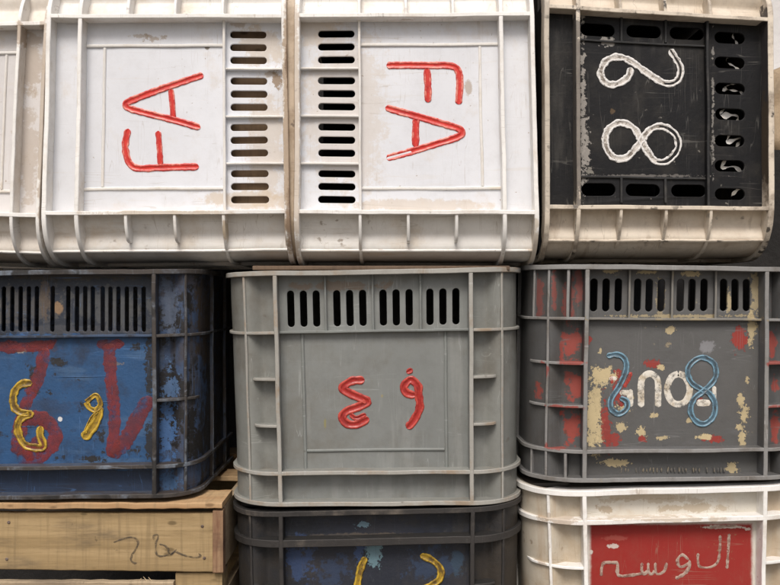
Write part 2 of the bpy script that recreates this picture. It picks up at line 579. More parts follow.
def earth_mat(name, c1, c2, sc):
    m, nt, b, oc = new_mat(name)
    n1 = noise_tex(nt, oc, sc, 8, 0.65)
    col = mixc(nt, step(nt, n1, 0.35, 0.68), c1, c2)
    nt.links.new(col, b.inputs['Base Color'])
    b.inputs['Roughness'].default_value = 0.9
    bp = N(nt, 'ShaderNodeBump'); bp.inputs['Strength'].default_value = 0.4; bp.inputs['Distance'].default_value = 0.01
    nt.links.new(noise_tex(nt, oc, sc * 12, 6, 0.6), bp.inputs['Height'])
    nt.links.new(bp.outputs[0], b.inputs['Normal'])
    return m

g = link_mesh('ground', [(-60, -60, 0), (60, -60, 0), (60, 60, 0), (-60, 60, 0)], [(0, 1, 2, 3)],
              earth_mat('trodden earth', (0.14, 0.125, 0.105), (0.21, 0.185, 0.155), 3), smooth=0)
g['kind'] = 'structure'
dark = earth_mat('near-black gap shade', (0.008, 0.007, 0.006), (0.016, 0.014, 0.012), 6)  # near-black colour stands in for the shade in the gaps
a = Acc(); box(a, -1.6, 0.44, 0.52, 0.64, 0, 1.5)  # added wall, stops bright sky showing between the crates
o = link_mesh('gap_backdrop', a.v, a.f, dark, smooth=0); o['kind'] = 'structure'
tag(o, 'near-black wall added to keep the gaps behind the stacked crates dark', 'wall')
a = Acc(); box(a, 0.445, 1.6, 0.50, 0.80, 0, 0.84)  # low wall added to fill the black gap beside the crates
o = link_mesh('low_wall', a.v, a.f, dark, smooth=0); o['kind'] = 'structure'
tag(o, 'low wall added for the black gap under the tan sack at the right edge', 'wall')
a = Acc(); box(a, 0.2, 6, 4.0, 4.2, 0, 4)
o = link_mesh('house_wall', a.v, a.f, earth_mat('pale plaster', (0.62, 0.6, 0.58), (0.72, 0.7, 0.68), 2), smooth=0)
tag(o, 'pale plastered wall far behind the black crate at the top right corner', 'wall')

# ------------------------------------------------------------------ crate materials
CREAM = (0.55, 0.44, 0.31)
TAN = (0.36, 0.25, 0.15)
def white_set(seed, tint=(0.69, 0.703, 0.733), dirt_amt=0.45, blobs=(), origin=None, inner=(0.2, 0.17, 0.14), ribb=()):
    return dict(
        wall=plastic('white plastic wall', tint, CREAM, dirt_amt, 0.54, 0.76, 16, (0.26, 0.17, 0.09), 0.7, 0.66, 190, (0.6, 0.55, 0.48), 0.25, 0.6, (7, 7, 90), rough=0.42, bump=0.08, seed=seed, blobs=blobs, origin=origin, mott=0.1, scr_amt=0.25),
        body=plastic('white plastic body', (tint[0] * 1.1, tint[1] * 1.05, tint[2] * 0.95), CREAM, dirt_amt + 0.2, 0.46, 0.74, 13, (0.2, 0.14, 0.09), 0.8, 0.63, 80, (0.5, 0.4, 0.29), 0.4, 0.56, (8, 8, 60), rough=0.45, bump=0.1, seed=seed + 20),
        rib=plastic('white plastic ribs', (0.79, 0.77, 0.735), CREAM, 0.5, 0.46, 0.72, 16, TAN, 0.6, 0.64, 80, rough=0.45, bump=0.12, seed=seed + 40, blobs=ribb, origin=origin, bd=4),
        inner=plastic('shade-toned inside', inner, tuple(x*0.6 for x in inner), 0.7, 0.42, 0.7, 12, rough=0.6, seed=seed+90),  # inside colour carries the shade seen through the slots
        edge=plastic('worn white rib edge', (0.83, 0.815, 0.775), (0.46, 0.33, 0.21), 0.4, 0.50, 0.70, 14, (0.12, 0.08, 0.05), 0.7, 0.66, 90, rough=0.5, bump=0.2, seed=seed + 60, blobs=ribb, origin=origin, bd=0),
        relief=plastic('white plastic relief', (0.76, 0.74, 0.70), CREAM, 0.5, 0.48, 0.7, 12, rough=0.42, seed=seed + 70))

WG = 'white plastic crates lying on their sides'
GR = 'upright plastic crates'

def a_slots(F, v=197.5, hv=18.5, hu=3.6, sc=1.0):
    out = []
    for cx in (-71, -23.5, 23.5, 71):
        for dx in (-13.2, 0, 13.2):
            out.append(slot_loop((cx + dx) * sc, v, hu, hv))
    return out
A_SHORT = (80, 127)
A_SEP = (-48, 0, 48)

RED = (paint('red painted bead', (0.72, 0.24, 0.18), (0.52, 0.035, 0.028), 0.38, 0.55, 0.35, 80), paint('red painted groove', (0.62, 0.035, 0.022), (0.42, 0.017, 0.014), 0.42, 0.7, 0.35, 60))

# white crate cut off by the left edge
c = Crate(97, 52, 238, 300, [(7, 213), (15, 22), (-115, 211), (-110, 24)], 33, 174, y0=8, seed=1.3)
og = P0(60, 213, 150)
r = empty('plastic_crate', og, 'white plastic crate lying on its side, cut off by the left edge of the photo', 'crate', WG)
build_crate(c, r, white_set(1.0, (0.66, 0.64, 0.63), 0.8, origin=og, ribb=[(40, 130, 7, 170, (0.36, 0.25, 0.15), 0.9, 'soft', 0.6), (16, 30, 5, 14, (0.36, 0.25, 0.15), 1.2, 'soft', 0.7)], blobs=[(27, 60, 14, 40, (0.42,0.33,0.24), 1.4, 'soft', 0.6), (24, 150, 14, 60, (0.42,0.33,0.24), 1.5, 'soft', 0.5)]), a_slots(97), (33, 174), A_SHORT, sep=A_SEP, frame=(72.5, 53, 0, False), band_ribs=(0.87,), full_corner=0.8)

# white crate, slots to the right
c = Crate(97, 52, 238, 300, [(80, 17), (76, 212), (222, 17), (223, 211)], 33, 174, seed=2.1)
og = P0(165, 263, 150)
r = empty('plastic_crate', og, 'white plastic crate on its side with slots at its right and red FA reading upwards', 'crate', WG)
st = [(240, 20, 12, 9, TAN, 1.2, 'soft', 0.5), (277, 80, 7, 9, (0.25, 0.16, 0.08), 2.2, 'soft', 0.85), (270, 74, 9, 3, (0.3, 0.2, 0.1), 2.2, 'soft', 0.6), (155, 38, 9, 4, (0.3, 0.2, 0.1), 2.6, 'soft', 0.6), (140, 36, 8, 2, (0.35, 0.26, 0.15), 2.6, 'soft', 0.5), (270, 12, 18, 4, (0.35, 0.22, 0.11), 2.4, 'soft', 0.8),
      (207, 47, 3, 3, (0.12, 0.09, 0.05), 1.0, 'soft', 0.9), (262, 46, 26, 22, CREAM, 1.2, 'soft', 0.55), (265, 150, 20, 70, CREAM, 1.3, 'soft', 0.45), (250, 200, 60, 10, CREAM, 1.0, 'soft', 0.6)]
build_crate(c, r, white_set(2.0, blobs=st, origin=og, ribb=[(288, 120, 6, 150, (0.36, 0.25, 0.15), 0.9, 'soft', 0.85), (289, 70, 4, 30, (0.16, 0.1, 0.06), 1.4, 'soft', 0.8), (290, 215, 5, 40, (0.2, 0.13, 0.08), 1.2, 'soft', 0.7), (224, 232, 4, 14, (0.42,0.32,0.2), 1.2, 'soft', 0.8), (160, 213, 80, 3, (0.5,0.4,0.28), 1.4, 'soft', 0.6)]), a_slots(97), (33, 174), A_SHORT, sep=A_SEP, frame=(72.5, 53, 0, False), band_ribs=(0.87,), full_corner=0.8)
K = 4.875
letters('letter', [[[(505,72),(330,130),(200,178),(140,203),(125,215),(140,235),(220,258),(350,290),(490,330)], ([(345,140),(352,210),(357,285)], 3.0)],
        [[(482,520),(300,524),(190,528),(145,505),(124,440),(126,390),(138,335)], ([(283,345),(290,430),(294,512)], 3.0)]], 15, RED, r, org=(100, 60), sc=K, hw=3.6, hgt=1.3, rough=0.18)

# white crate, slots to the left
c = Crate(97, 52, 238, 300, [(505, 211), (501, 15), (360, 211), (359, 16)], 33, 174, seed=3.7)
og = P0(415, 263, 150)
r = empty('plastic_crate', og, 'white plastic crate on its side with slots at its left and red FA reading downwards', 'crate', WG)
st = [(345, 112, 50, 100, CREAM, 1.0, 'soft', 0.35), (318, 30, 24, 20, CREAM, 1.1, 'soft', 0.5), (468, 88, 4, 8, TAN, 1.3, 'soft', 0.6), (420, 205, 90, 7, CREAM, 1.0, 'soft', 0.5)]
build_crate(c, r, white_set(3.0, blobs=st, origin=og, ribb=[(296, 130, 5, 160, (0.45, 0.34, 0.23), 1.2, 'soft', 0.6), (535, 245, 6, 30, (0.5, 0.4, 0.28), 1.2, 'soft', 0.6)], inner=(0.02, 0.021, 0.024)), a_slots(97), (33, 174), A_SHORT, sep=A_SEP, frame=(72.5, 53, 0, False), band_ribs=(0.87,), full_corner=0.8)  # near-black inside colour paints the shade behind these slots
a = Acc(); rib_h(a, c, -c.end, c.end, c.H + 5.2, 9.5, n1=-4.5)
link_mesh('rim_flange', a.v, a.f, plastic('stained flange', (0.52, 0.42, 0.31), (0.25, 0.17, 0.1), 0.8, 0.42, 0.68, 14, (0.1, 0.07, 0.05), 0.8, 0.62, 70, seed=33), r)
K = 4.873
letters('letter', [[[(80,75),(180,74),(300,75),(385,76),(425,95),(438,150),(432,265)], [(277,88),(282,170),(283,255)]],
        [[(75,280),(200,315),(340,355),(425,380),(448,400),(425,425),(330,455),(200,495),(80,528)], [(225,330),(222,400),(222,472)]]], 15, RED, r, org=(370, 50), sc=K, hw=3.8, hgt=1.3, rough=0.18)

# black painted crate on its side
c = Crate(98, 54, 224, 280, [(578, 9), (579, 206), (711, 17), (712, 207)], 33, 163, seed=5.1)
og = P0(660, 262, 150)
r = empty('plastic_crate', og, 'black painted crate on its side with dirty white rims and white figures 2 and 8', 'crate', WG)
BLK = (0.0095, 0.0095, 0.0105)
st = [(606, 42, 8, 5, (0.35, 0.33, 0.3), 1.6, 'hard', 0.8), (583, 100, 2, 76, (0.42, 0.39, 0.35), 3.0, 'hard', 0.75), (586, 150, 3, 26, (0.42, 0.39, 0.35), 3.2, 'hard', 0.7), (612, 111, 3, 3, (0.12, 0.08, 0.045), 2.2, 'soft', 0.8),
      (590, 170, 4, 4, (0.3, 0.28, 0.24), 2.6, 'hard', 0.7), (713, 105, 1.2, 40, (0.35, 0.33, 0.3), 3.2, 'hard', 0.6), (640, 176, 50, 1.2, (0.25, 0.23, 0.21), 2.8, 'hard', 0.5)]
M = dict(inner=plastic('black slot shade', (0.012, 0.012, 0.013), rough=0.6, seed=90),  # inside painted black to make the slots read as shaded
         wall=plastic('black painted wall', BLK, (0.034, 0.031, 0.027), 0.85, 0.46, 0.72, 14, (0.4, 0.37, 0.32), 0.7, 0.70, 110, (0.055, 0.052, 0.047), 0.6, 0.56, (25, 25, 5), rough=0.5, bump=0.25, seed=8, spec=0.22, scr=(0.12, 0.115, 0.105), scr_amt=0.5, blobs=st, origin=og),
         body=plastic('dirty white body', (0.70, 0.62, 0.51), (0.40, 0.30, 0.20), 0.6, 0.42, 0.7, 10, (0.07, 0.05, 0.04), 0.8, 0.65, 60, (0.3, 0.22, 0.15), 0.45, 0.58, (50, 9, 20), rough=0.5, bump=0.15, seed=28),
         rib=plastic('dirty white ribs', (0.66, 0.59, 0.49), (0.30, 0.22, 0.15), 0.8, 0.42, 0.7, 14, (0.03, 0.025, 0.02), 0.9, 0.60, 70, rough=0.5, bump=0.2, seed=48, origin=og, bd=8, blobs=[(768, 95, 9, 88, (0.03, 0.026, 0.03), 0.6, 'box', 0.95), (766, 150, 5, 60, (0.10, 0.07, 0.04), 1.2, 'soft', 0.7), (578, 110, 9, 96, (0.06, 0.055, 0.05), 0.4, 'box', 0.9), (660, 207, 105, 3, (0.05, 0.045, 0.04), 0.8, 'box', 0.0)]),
         edge=plastic('worn white edge', (0.66, 0.58, 0.47), (0.16, 0.12, 0.085), 0.8, 0.46, 0.68, 22, (0.03, 0.025, 0.02), 0.9, 0.58, 80, rough=0.5, bump=0.2, seed=68, origin=og, bd=0, blobs=[(578, 110, 5, 96, (0.14, 0.125, 0.11), 1.6, 'box', 0.85), (547, 110, 6, 110, (0.44, 0.39, 0.32), 0.8, 'box', 0.6)]),
         relief=plastic('scuffed black relief', (0.03, 0.03, 0.03), (0.07, 0.066, 0.06), 0.8, 0.48, 0.66, 30, rough=0.5, seed=69, spec=0.25))
sl_ = []
for (px, py, hx, hy) in [(597.6,30,17,6.3),(643.8,31.4,17,6.3),(687,33.7,17,6.3),(598.5,189.8,17,6.3),(643,190.3,17,6.3),(688.6,190.8,17,6.3)] + \
        [(730, y, 14.8, 6.0) for y in (38, 63, 89, 114.5, 141, 166, 194)]:
    u, v = c.inv(px, py, 15)
    sl_.append(slot_loop(u, v, hy, hx))
build_crate(c, r, M, sl_, (33, 163), (75, 119, 163), band_ribs=(0.70,), rim=5.5, full_corner=0.95)
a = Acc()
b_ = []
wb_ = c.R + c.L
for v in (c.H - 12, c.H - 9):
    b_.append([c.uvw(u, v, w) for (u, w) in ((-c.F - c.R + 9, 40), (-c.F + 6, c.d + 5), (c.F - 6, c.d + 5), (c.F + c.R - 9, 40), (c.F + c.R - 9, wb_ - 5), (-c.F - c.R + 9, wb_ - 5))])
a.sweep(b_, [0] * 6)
link_mesh('slot_blocker', a.v, a.f, M['inner'], r, smooth=0)  # added black sheet over the open top, blocks the brightness behind the slots
for py in (43.5, 178):
    a = Acc()
    u = c.inv(640, py, 15)[0]
    rib_v(a, c, u, 36, 162, 2.2, n1=-c.d + 2.2, n0=-c.d - 1, amp=0.3)
    link_mesh('panel_moulding', a.v, a.f, [M['wall'], M['relief']], r, fmat=a.m)
for (y0, y1) in ((14, 43), (178, 203)):
    for px in (621, 665):
        a = Acc()
        u0, v = c.inv(px, y0, 15); u1, _ = c.inv(px, y1, 15)
        rib_h(a, c, u0, u1, v, 2.4, n1=-c.d + 2.5, n0=-c.d - 1, amp=0.3)
        link_mesh('slot_divider', a.v, a.f, [M['wall'], M['relief']], r, fmat=a.m)
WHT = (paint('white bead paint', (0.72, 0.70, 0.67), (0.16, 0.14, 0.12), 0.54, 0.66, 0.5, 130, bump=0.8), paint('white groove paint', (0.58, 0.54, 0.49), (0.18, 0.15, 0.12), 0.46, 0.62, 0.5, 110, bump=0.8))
letters('figure', [[[(215,135),(200,175),(160,203),(112,203),(87,160),(110,108),(165,92),(220,115),(290,165),(360,203),(408,188),(420,140),(398,95),(375,60)]],
        [[(255,440),(220,385),(160,367),(112,405),(108,465),(140,510),(190,513),(235,470),(290,398),(345,382),(398,415),(410,470),(370,522),(320,528),(285,490),(255,440)]]],
        15, WHT, r, org=(580, 35), sc=4.175, hw=3.7, hgt=1.05, rough=0.3, labels=['white figure 2 lying on its side', 'white figure 8 lying on its side'])

# grey crate in the middle
c = Crate(97, 59, 236, 300, [(281, 474), (471, 472), (277, 333), (470, 330)], 33, 174, seed=6.6)
og = P0(375, 507, 150)
r = empty('plastic_crate', og, 'clean grey upright crate in the middle with two red Arabic letters', 'crate', GR)
GREY = (0.203, 0.212, 0.202)
st = [(325, 424, 2, 7, (0.25, 0.22, 0.08), 1.2, 'soft', 0.7), (382, 396, 1.5, 2, (0.3, 0.25, 0.1), 1.0, 'soft', 0.6), (340, 286, 60, 6, (0.2, 0.14, 0.09), 1.6, 'soft', 0.7)]
M = dict(wall=plastic('grey plastic wall', GREY, (0.145, 0.135, 0.11), 0.6, 0.47, 0.72, 11, (0.3, 0.25, 0.18), 0.25, 0.70, 80, (0.27, 0.275, 0.26), 0.45, 0.54, (40, 40, 5), rough=0.42, bump=0.1, seed=12, blobs=st, origin=og),
         body=plastic('grey plastic body', (0.208, 0.213, 0.196), (0.12, 0.1, 0.075), 0.6, 0.45, 0.72, 10, (0.1, 0.07, 0.05), 0.5, 0.68, 60, (0.2, 0.16, 0.12), 0.3, 0.6, (30, 30, 5), rough=0.42, seed=32),
         rib=plastic('grey ribs', (0.238, 0.242, 0.222), (0.19, 0.15, 0.11), 0.6, 0.45, 0.7, 14, rough=0.42, seed=52, speck_amt=0.3),
         edge=plastic('worn grey edge', (0.35, 0.34, 0.305), (0.3, 0.22, 0.145), 0.8, 0.48, 0.66, 18, rough=0.45, seed=72, bump=0.2, speck_amt=0.5),
         relief=plastic('grey relief', (0.2, 0.212, 0.2), (0.15, 0.14, 0.125), 0.5, 0.48, 0.7, 18, rough=0.42, seed=82))
build_crate(c, r, M, a_slots(97), (33, 174), A_SHORT, sep=A_SEP, frame=(73, 53, 0, False), full_corner=0.6)
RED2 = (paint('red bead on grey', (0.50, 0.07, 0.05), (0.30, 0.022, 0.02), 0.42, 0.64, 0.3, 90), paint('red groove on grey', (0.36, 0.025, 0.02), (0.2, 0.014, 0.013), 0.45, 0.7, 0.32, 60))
letters('letter', [[[(290,130),(205,138),(148,180),(190,215),(290,258),(308,272),(260,300),(170,335),(145,375),(180,415),(240,418),(318,378)], ([(195,352),(235,378),(300,352)], 2.6)],
        [([(622,232),(565,215),(545,172),(590,130),(636,170),(642,235),(648,310),(612,390),(565,445)], 4.3)], [([(562,84),(602,60)], 3.2)]],
        15, RED2, r, org=(320, 360), sc=6.5, hw=4.5, hgt=1.9, rough=0.15)

# dark grey crate on the right with peeled paint
c = Crate(89, 56, 220, 290, [(586, 452), (765, 450), (588, 319), (766, 320)], 31, 165, seed=7.9)
og = P0(676, 483, 150)
r = empty('plastic_crate', og, 'dark grey upright crate with peeling red and cream paint and two blue figures', 'crate', GR)
CR = (0.58, 0.47, 0.27); RD = (0.30, 0.04, 0.03); DG = (0.105, 0.104, 0.101)
wallb = [(600, 350 + 0, 2, 3, CR, 2, 'hard', 0.8), (632, 398, 3, 2, CR, 2, 'hard', 0.8), (655, 415, 4, 2, CR, 2.2, 'hard', 0.8), (690, 420, 3, 2, CR, 2, 'hard', 0.7), (664, 438, 5, 2, CR, 2.2, 'hard', 0.8), (625, 409, 6, 3, CR, 2.6, 'hard', 0.75), (600, 440, 6, 4, CR, 2.2, 'hard', 0.9),
         (617, 375, 4, 6, RD, 2, 'hard', 0.85), (612, 440, 6, 5, RD, 2.2, 'hard', 0.85), (700, 400, 3, 2, RD, 2, 'hard', 0.7), (747, 380, 2, 4, CR, 2, 'hard', 0.7), (740, 428, 3, 3, CR, 2, 'hard', 0.8), (668, 344, 2.5, 2.5, (0.3, 0.25, 0.17), 2, 'hard', 0.8), (755, 290, 4, 26, CR, 2.6, 'hard', 0.5), (660, 300, 4, 16, CR, 2.6, 'hard', 0.4), (593, 418, 8, 34, CR, 1.7, 'hard', 0.9), (603, 376, 10, 9, CR, 1.8, 'hard', 0.9), (597, 398, 4, 11, CR, 2.2, 'hard', 0.8), (605, 425, 5, 24, RD, 1.6, 'hard', 0.85), (617, 392, 5, 12, RD, 1.7, 'hard', 0.9),
         (740, 340, 8, 12, RD, 1.3, 'hard', 0.95), (751, 331, 3.5, 18, CR, 1.9, 'hard', 0.75), (741, 400, 4, 8, CR, 1.8, 'hard', 0.8), (744, 415, 4, 9, CR, 1.9, 'hard', 0.8), (742, 440, 4, 11, CR, 1.7, 'hard', 0.85), (641, 432, 5, 5, CR, 2.0, 'hard', 0.85),
         (643, 439, 5, 4, RD, 1.2, 'hard', 0.9), (714, 439, 9, 3.5, RD, 1.6, 'hard', 0.9), (705, 437, 8, 3, CR, 1.5, 'hard', 0.9), (670, 330, 5, 4, CR, 1.3, 'hard', 0.8),
         (612, 270, 9, 3, CR, 1.5, 'hard', 0.7), (648, 272, 9, 2.5, CR, 1.7, 'hard', 0.7), (690, 274, 8, 3, CR, 1.5, 'hard', 0.75), (653, 364, 9, 4, RD, 1.4, 'hard', 0.9),
         (661, 367, 4, 3, CR, 1.3, 'hard', 0.9), (616, 463, 14, 4, CR, 1.3, 'hard', 0.9), (733, 468, 7, 5, CR, 2.0, 'hard', 0.85), (621, 427, 5, 4, CR, 2.4, 'hard', 0.75),
         (708, 347, 10, 7, (0.25, 0.25, 0.26), 1.4, 'soft', 0.8), (729, 300, 2, 12, CR, 2.0, 'hard', 0.6), (607, 300, 2, 10, CR, 1.7, 'hard', 0.6), (680, 316, 60, 1.5, CR, 2.0, 'hard', 0.5), (587, 340, 4, 5, RD, 1.4, 'hard', 0.9)]
RF = (0.30, 0.06, 0.045)
bodyb = [(568, 300, 7, 26, RF, 1.8, 'soft', 0.6), (553, 292, 4, 26, RF, 1.8, 'soft', 0.55), (578, 285, 4, 24, RF, 1.8, 'soft', 0.6),
         (570, 342, 9, 16, RF, 2.2, 'soft', 0.9), (561, 350, 3, 14, RF, 1.8, 'soft', 0.8), (573, 384, 8, 16, RF, 2.2, 'soft', 0.95), (566, 377, 4, 8, RF, 1.7, 'soft', 0.9), (571, 426, 10, 19, RF, 2.1, 'soft', 1.0), (540, 295, 4, 22, RF, 1.8, 'soft', 0.5), (540, 392, 4, 9, RF, 1.8, 'soft', 0.8),
         (770, 345, 6, 13, RF, 1.8, 'soft', 0.9), (773, 385, 5, 12, RF, 1.8, 'soft', 0.9), (773, 428, 6, 15, RF, 1.7, 'soft', 0.95), (775, 300, 5, 22, RF, 1.8, 'soft', 0.5)]
ribb = [(573, 363, 14, 3, RF, 1.4, 'soft', 0.9), (570, 408, 20, 3, RF, 1.4, 'soft', 0.9), (556, 448, 10, 4, RF, 1.7, 'soft', 0.8), (548, 372, 4, 10, RF, 1.8, 'soft', 0.8), (776, 363, 10, 3, RF, 1.4, 'soft', 0.85), (776, 408, 10, 3, RF, 1.4, 'soft', 0.85),
        (680, 319, 70, 3, (0.4, 0.32, 0.18), 2.0, 'hard', 0.6)]
M = dict(inner=plastic('black slot shade grey', (0.012, 0.012, 0.013), rough=0.6, seed=91),  # black inside colour stands in for shade behind the slots
         wall=plastic('dark grey wall', DG, (0.11, 0.10, 0.09), 0.5, 0.48, 0.74, 10, (0.4, 0.34, 0.22), 0.6, 0.69, 90, (0.15, 0.15, 0.155), 0.4, 0.6, (14, 14, 50), rough=0.45, bump=0.2, seed=14, blobs=wallb, origin=og),
         body=plastic('dark grey body', (0.088, 0.088, 0.087), (0.06, 0.05, 0.04), 0.6, 0.45, 0.7, 12, rough=0.5, seed=34, blobs=bodyb, origin=og, bd=22),
         rib=plastic('dark grey ribs', (0.125, 0.125, 0.124), (0.08, 0.07, 0.06), 0.6, 0.45, 0.7, 14, rough=0.45, seed=54, blobs=ribb, origin=og, bd=6),
         edge=plastic('worn grey edge light', (0.25, 0.245, 0.235), (0.13, 0.11, 0.09), 0.7, 0.46, 0.66, 18, (0.4, 0.33, 0.2), 0.5, 0.66, 60, rough=0.5, seed=74, bump=0.2, blobs=ribb, origin=og, bd=2),
         relief=plastic('dark grey relief', (0.2, 0.19, 0.17), (0.36, 0.29, 0.17), 0.8, 0.5, 0.64, 30, rough=0.45, seed=84))
sl_ = [slot_loop(c.inv(px, 295, 15)[0], c.inv(px, 295, 15)[1], 3.7, 17) for px in
       (593.5, 605.7, 618, 637.5, 649.3, 661.4, 680.5, 692, 704, 723.5, 735, 746.5)]
build_crate(c, r, M, sl_, (31, 165), (76, 120), band_ribs=(0.74,), extra=((0.36, 165, 218), (0.36, 1, 30), (1.12, 165, 218), (1.12, 1, 30)),
            sep=[c.inv(px, 295, 15)[0] for px in (628, 671, 714)], full_corner=1.3)
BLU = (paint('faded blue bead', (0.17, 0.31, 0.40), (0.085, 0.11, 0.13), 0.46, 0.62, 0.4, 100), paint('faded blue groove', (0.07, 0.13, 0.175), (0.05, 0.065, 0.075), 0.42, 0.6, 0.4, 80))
PRN = paint('cream printed paint', (0.70, 0.66, 0.58), (0.5, 0.42, 0.3), 0.45, 0.7, 0.6, 60, alpha_lo=0.34, bump=0.05, alpha_scale=85)
PR = paint('red printed paint', (0.42, 0.05, 0.035), (0.3, 0.04, 0.03), 0.45, 0.7, 0.6, 60, alpha_lo=0.36, bump=0.05)
letters('printed_letter', [[[(285,430),(285,300),(297,262),(332,243),(366,262),(379,300),(379,430)]],
        [[(492,243),(455,262),(433,310),(433,355),(455,398),(492,414),(530,398),(553,355),(553,310),(530,262),(492,243)]], [[(592,406),(672,406)], ([(692,312),(693,408)], 2.0)],
        [([(226,330),(228,428)], 2.4), ([(165,350),(226,350)], 3.0), ([(205,372),(236,372)], 2.4)], [([(108,270),(150,272)], 2.4)]],
        15, PRN, r, org=(590, 330), sc=5.571, hw=3.25, hgt=0.12, prof=FLAT, rough=0.1)
letters('paint_mark', [[([(232,235),(205,290),(190,320)], 1.9)], [([(120,250),(122,300)], 1.6)], [([(150,405),(190,410)], 3.2)]], 15, PR, r, org=(590, 330), sc=5.571, hw=2.0, hgt=0.25, prof=FLAT, rough=0.5)
letters('figure', [[[(92,146),(150,137),(192,160),(202,220),(165,310),(118,385),(118,440),(160,468),(203,440),(205,400),(165,378)]],
        [[(625,335),(563,290),(545,222),(585,168),(640,156),(695,195),(697,270),(640,335),(580,385),(560,450),(590,508),(640,523),(688,480),(695,405),(662,352),(625,335)]]],
        15, BLU, r, org=(590, 330), sc=5.571, hw=3.0, hgt=1.3, rough=0.18, lift=0.3)
dots = []
for i in range(30):
    px = 622 + i * 3.55 + random.uniform(-.5, .5)
    if random.random() < 0.82:
        h = random.uniform(2.0, 3.2)
        dots.append([(px, 470 - h), (px + random.uniform(-.8, .8), 470 + h)])
EMB = paint('worn raised marks', (0.24, 0.20, 0.14), (0.11, 0.108, 0.105), 0.4, 0.6, 0.5, 120)
rm = strokes('raised_marks', dots, 15, EMB, r, hw=0.75, hgt=0.5, prof=ROUND, rough=0.5)
rm['kind'] = 'stuff'

# blue crate on the left
c = Crate(97, 43, 233, 150, [(-42, 469), (153, 467), (-42, 338), (153, 336)], 32, 165, seed=9.2)
og = P0(56, 500, 150)
r = empty('plastic_crate', og, 'battered blue upright crate with red brush strokes and two yellow letters', 'crate', GR)
BL = (0.024, 0.080, 0.19); GRIME = (0.022, 0.02, 0.018); BRN = (0.05, 0.036, 0.024)
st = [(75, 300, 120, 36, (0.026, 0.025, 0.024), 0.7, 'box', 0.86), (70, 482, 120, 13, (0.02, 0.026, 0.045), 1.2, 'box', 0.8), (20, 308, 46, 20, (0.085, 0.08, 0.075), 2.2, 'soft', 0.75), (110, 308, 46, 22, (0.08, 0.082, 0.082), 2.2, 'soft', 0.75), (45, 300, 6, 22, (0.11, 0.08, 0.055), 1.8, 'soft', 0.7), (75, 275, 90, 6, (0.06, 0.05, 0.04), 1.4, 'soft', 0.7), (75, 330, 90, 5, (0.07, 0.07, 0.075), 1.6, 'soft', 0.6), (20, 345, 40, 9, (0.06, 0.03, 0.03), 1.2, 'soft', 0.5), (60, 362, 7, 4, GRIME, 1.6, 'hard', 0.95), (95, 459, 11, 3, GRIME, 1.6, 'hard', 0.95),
      (136, 347, 5, 4, GRIME, 1.4, 'hard', 0.9), (149, 370, 4, 30, GRIME, 1.8, 'hard', 0.9), (150, 445, 4, 20, GRIME, 1.8, 'hard', 0.9), (58, 308, 6, 7, (0.25, 0.16, 0.09), 1.2, 'soft', 0.9),
      (60, 419, 2.2, 2.4, (0.6, 0.6, 0.6), 0.8, 'hard', 1.0), (21, 351, 5, 3, (0.3, 0.27, 0.22), 1.2, 'hard', 0.8), (114, 364, 8, 2, (0.2, 0.18, 0.17), 1.6, 'hard', 0.7), (45, 408, 40, 10, (0.03, 0.05, 0.10), 1.5, 'soft', 0.5)]
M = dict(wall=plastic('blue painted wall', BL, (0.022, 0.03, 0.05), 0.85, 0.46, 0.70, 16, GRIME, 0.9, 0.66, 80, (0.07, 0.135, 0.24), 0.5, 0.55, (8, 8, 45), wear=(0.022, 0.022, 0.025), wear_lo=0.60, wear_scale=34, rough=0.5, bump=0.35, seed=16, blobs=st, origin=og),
         body=plastic('blue grimy body', (0.04, 0.075, 0.15), BRN, 0.9, 0.38, 0.62, 8, GRIME, 0.95, 0.56, 55, (0.05, 0.04, 0.03), 0.7, 0.5, (60, 60, 5), wear=(0.015, 0.014, 0.014), wear_lo=0.50, wear_scale=20, rough=0.55, bump=0.35, seed=36,
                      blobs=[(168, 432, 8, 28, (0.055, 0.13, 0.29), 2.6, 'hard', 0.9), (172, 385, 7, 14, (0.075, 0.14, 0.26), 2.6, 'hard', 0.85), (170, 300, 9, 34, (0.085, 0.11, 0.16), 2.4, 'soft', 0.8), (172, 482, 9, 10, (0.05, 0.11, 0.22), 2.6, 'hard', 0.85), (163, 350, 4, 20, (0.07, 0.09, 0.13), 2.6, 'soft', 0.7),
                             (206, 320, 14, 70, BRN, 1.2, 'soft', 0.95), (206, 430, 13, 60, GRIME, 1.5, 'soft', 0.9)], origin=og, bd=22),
         rib=plastic('blue grimy ribs', (0.06, 0.08, 0.12), BRN, 0.9, 0.36, 0.56, 12, GRIME, 0.95, 0.58, 60, rough=0.55, seed=56, bump=0.3),
         edge=plastic('worn blue edge', (0.15, 0.175, 0.21), (0.05, 0.04, 0.032), 0.95, 0.36, 0.52, 16, GRIME, 0.95, 0.48, 60, rough=0.55, seed=76, bump=0.3),
         relief=plastic('grimy blue relief', (0.05, 0.08, 0.14), GRIME, 0.8, 0.45, 0.62, 25, rough=0.5, seed=86))
sl_ = []
for px in (-31, -22.5, -14, -5.5, 3.5, 12, 20.3, 28.4, 36.4, 52.3, 68, 76.8, 85, 92.6, 102.6, 110.4, 118.4, 127, 135.6, 144):
    u, v = c.inv(px, 309, 15)
    sl_.append(slot_loop(u, v, 2.1, 23.5))
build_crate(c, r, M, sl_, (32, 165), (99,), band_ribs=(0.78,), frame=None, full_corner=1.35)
a = Acc()
for py, x0, x1 in ((377, 34, 106), (403, 24, 112), (427, 22, 115)):
    u0, v = c.inv(x0, py, 15); u1, _ = c.inv(x1, py, 15)
    rib_h(a, c, u0, u1, v, 1.2, n1=-c.d + 0.35, n0=-c.d - 1, amp=0.3, ch=0.4)
u0, v0 = c.inv(112, 427, 15); u1, v1 = c.inv(112, 377, 15)
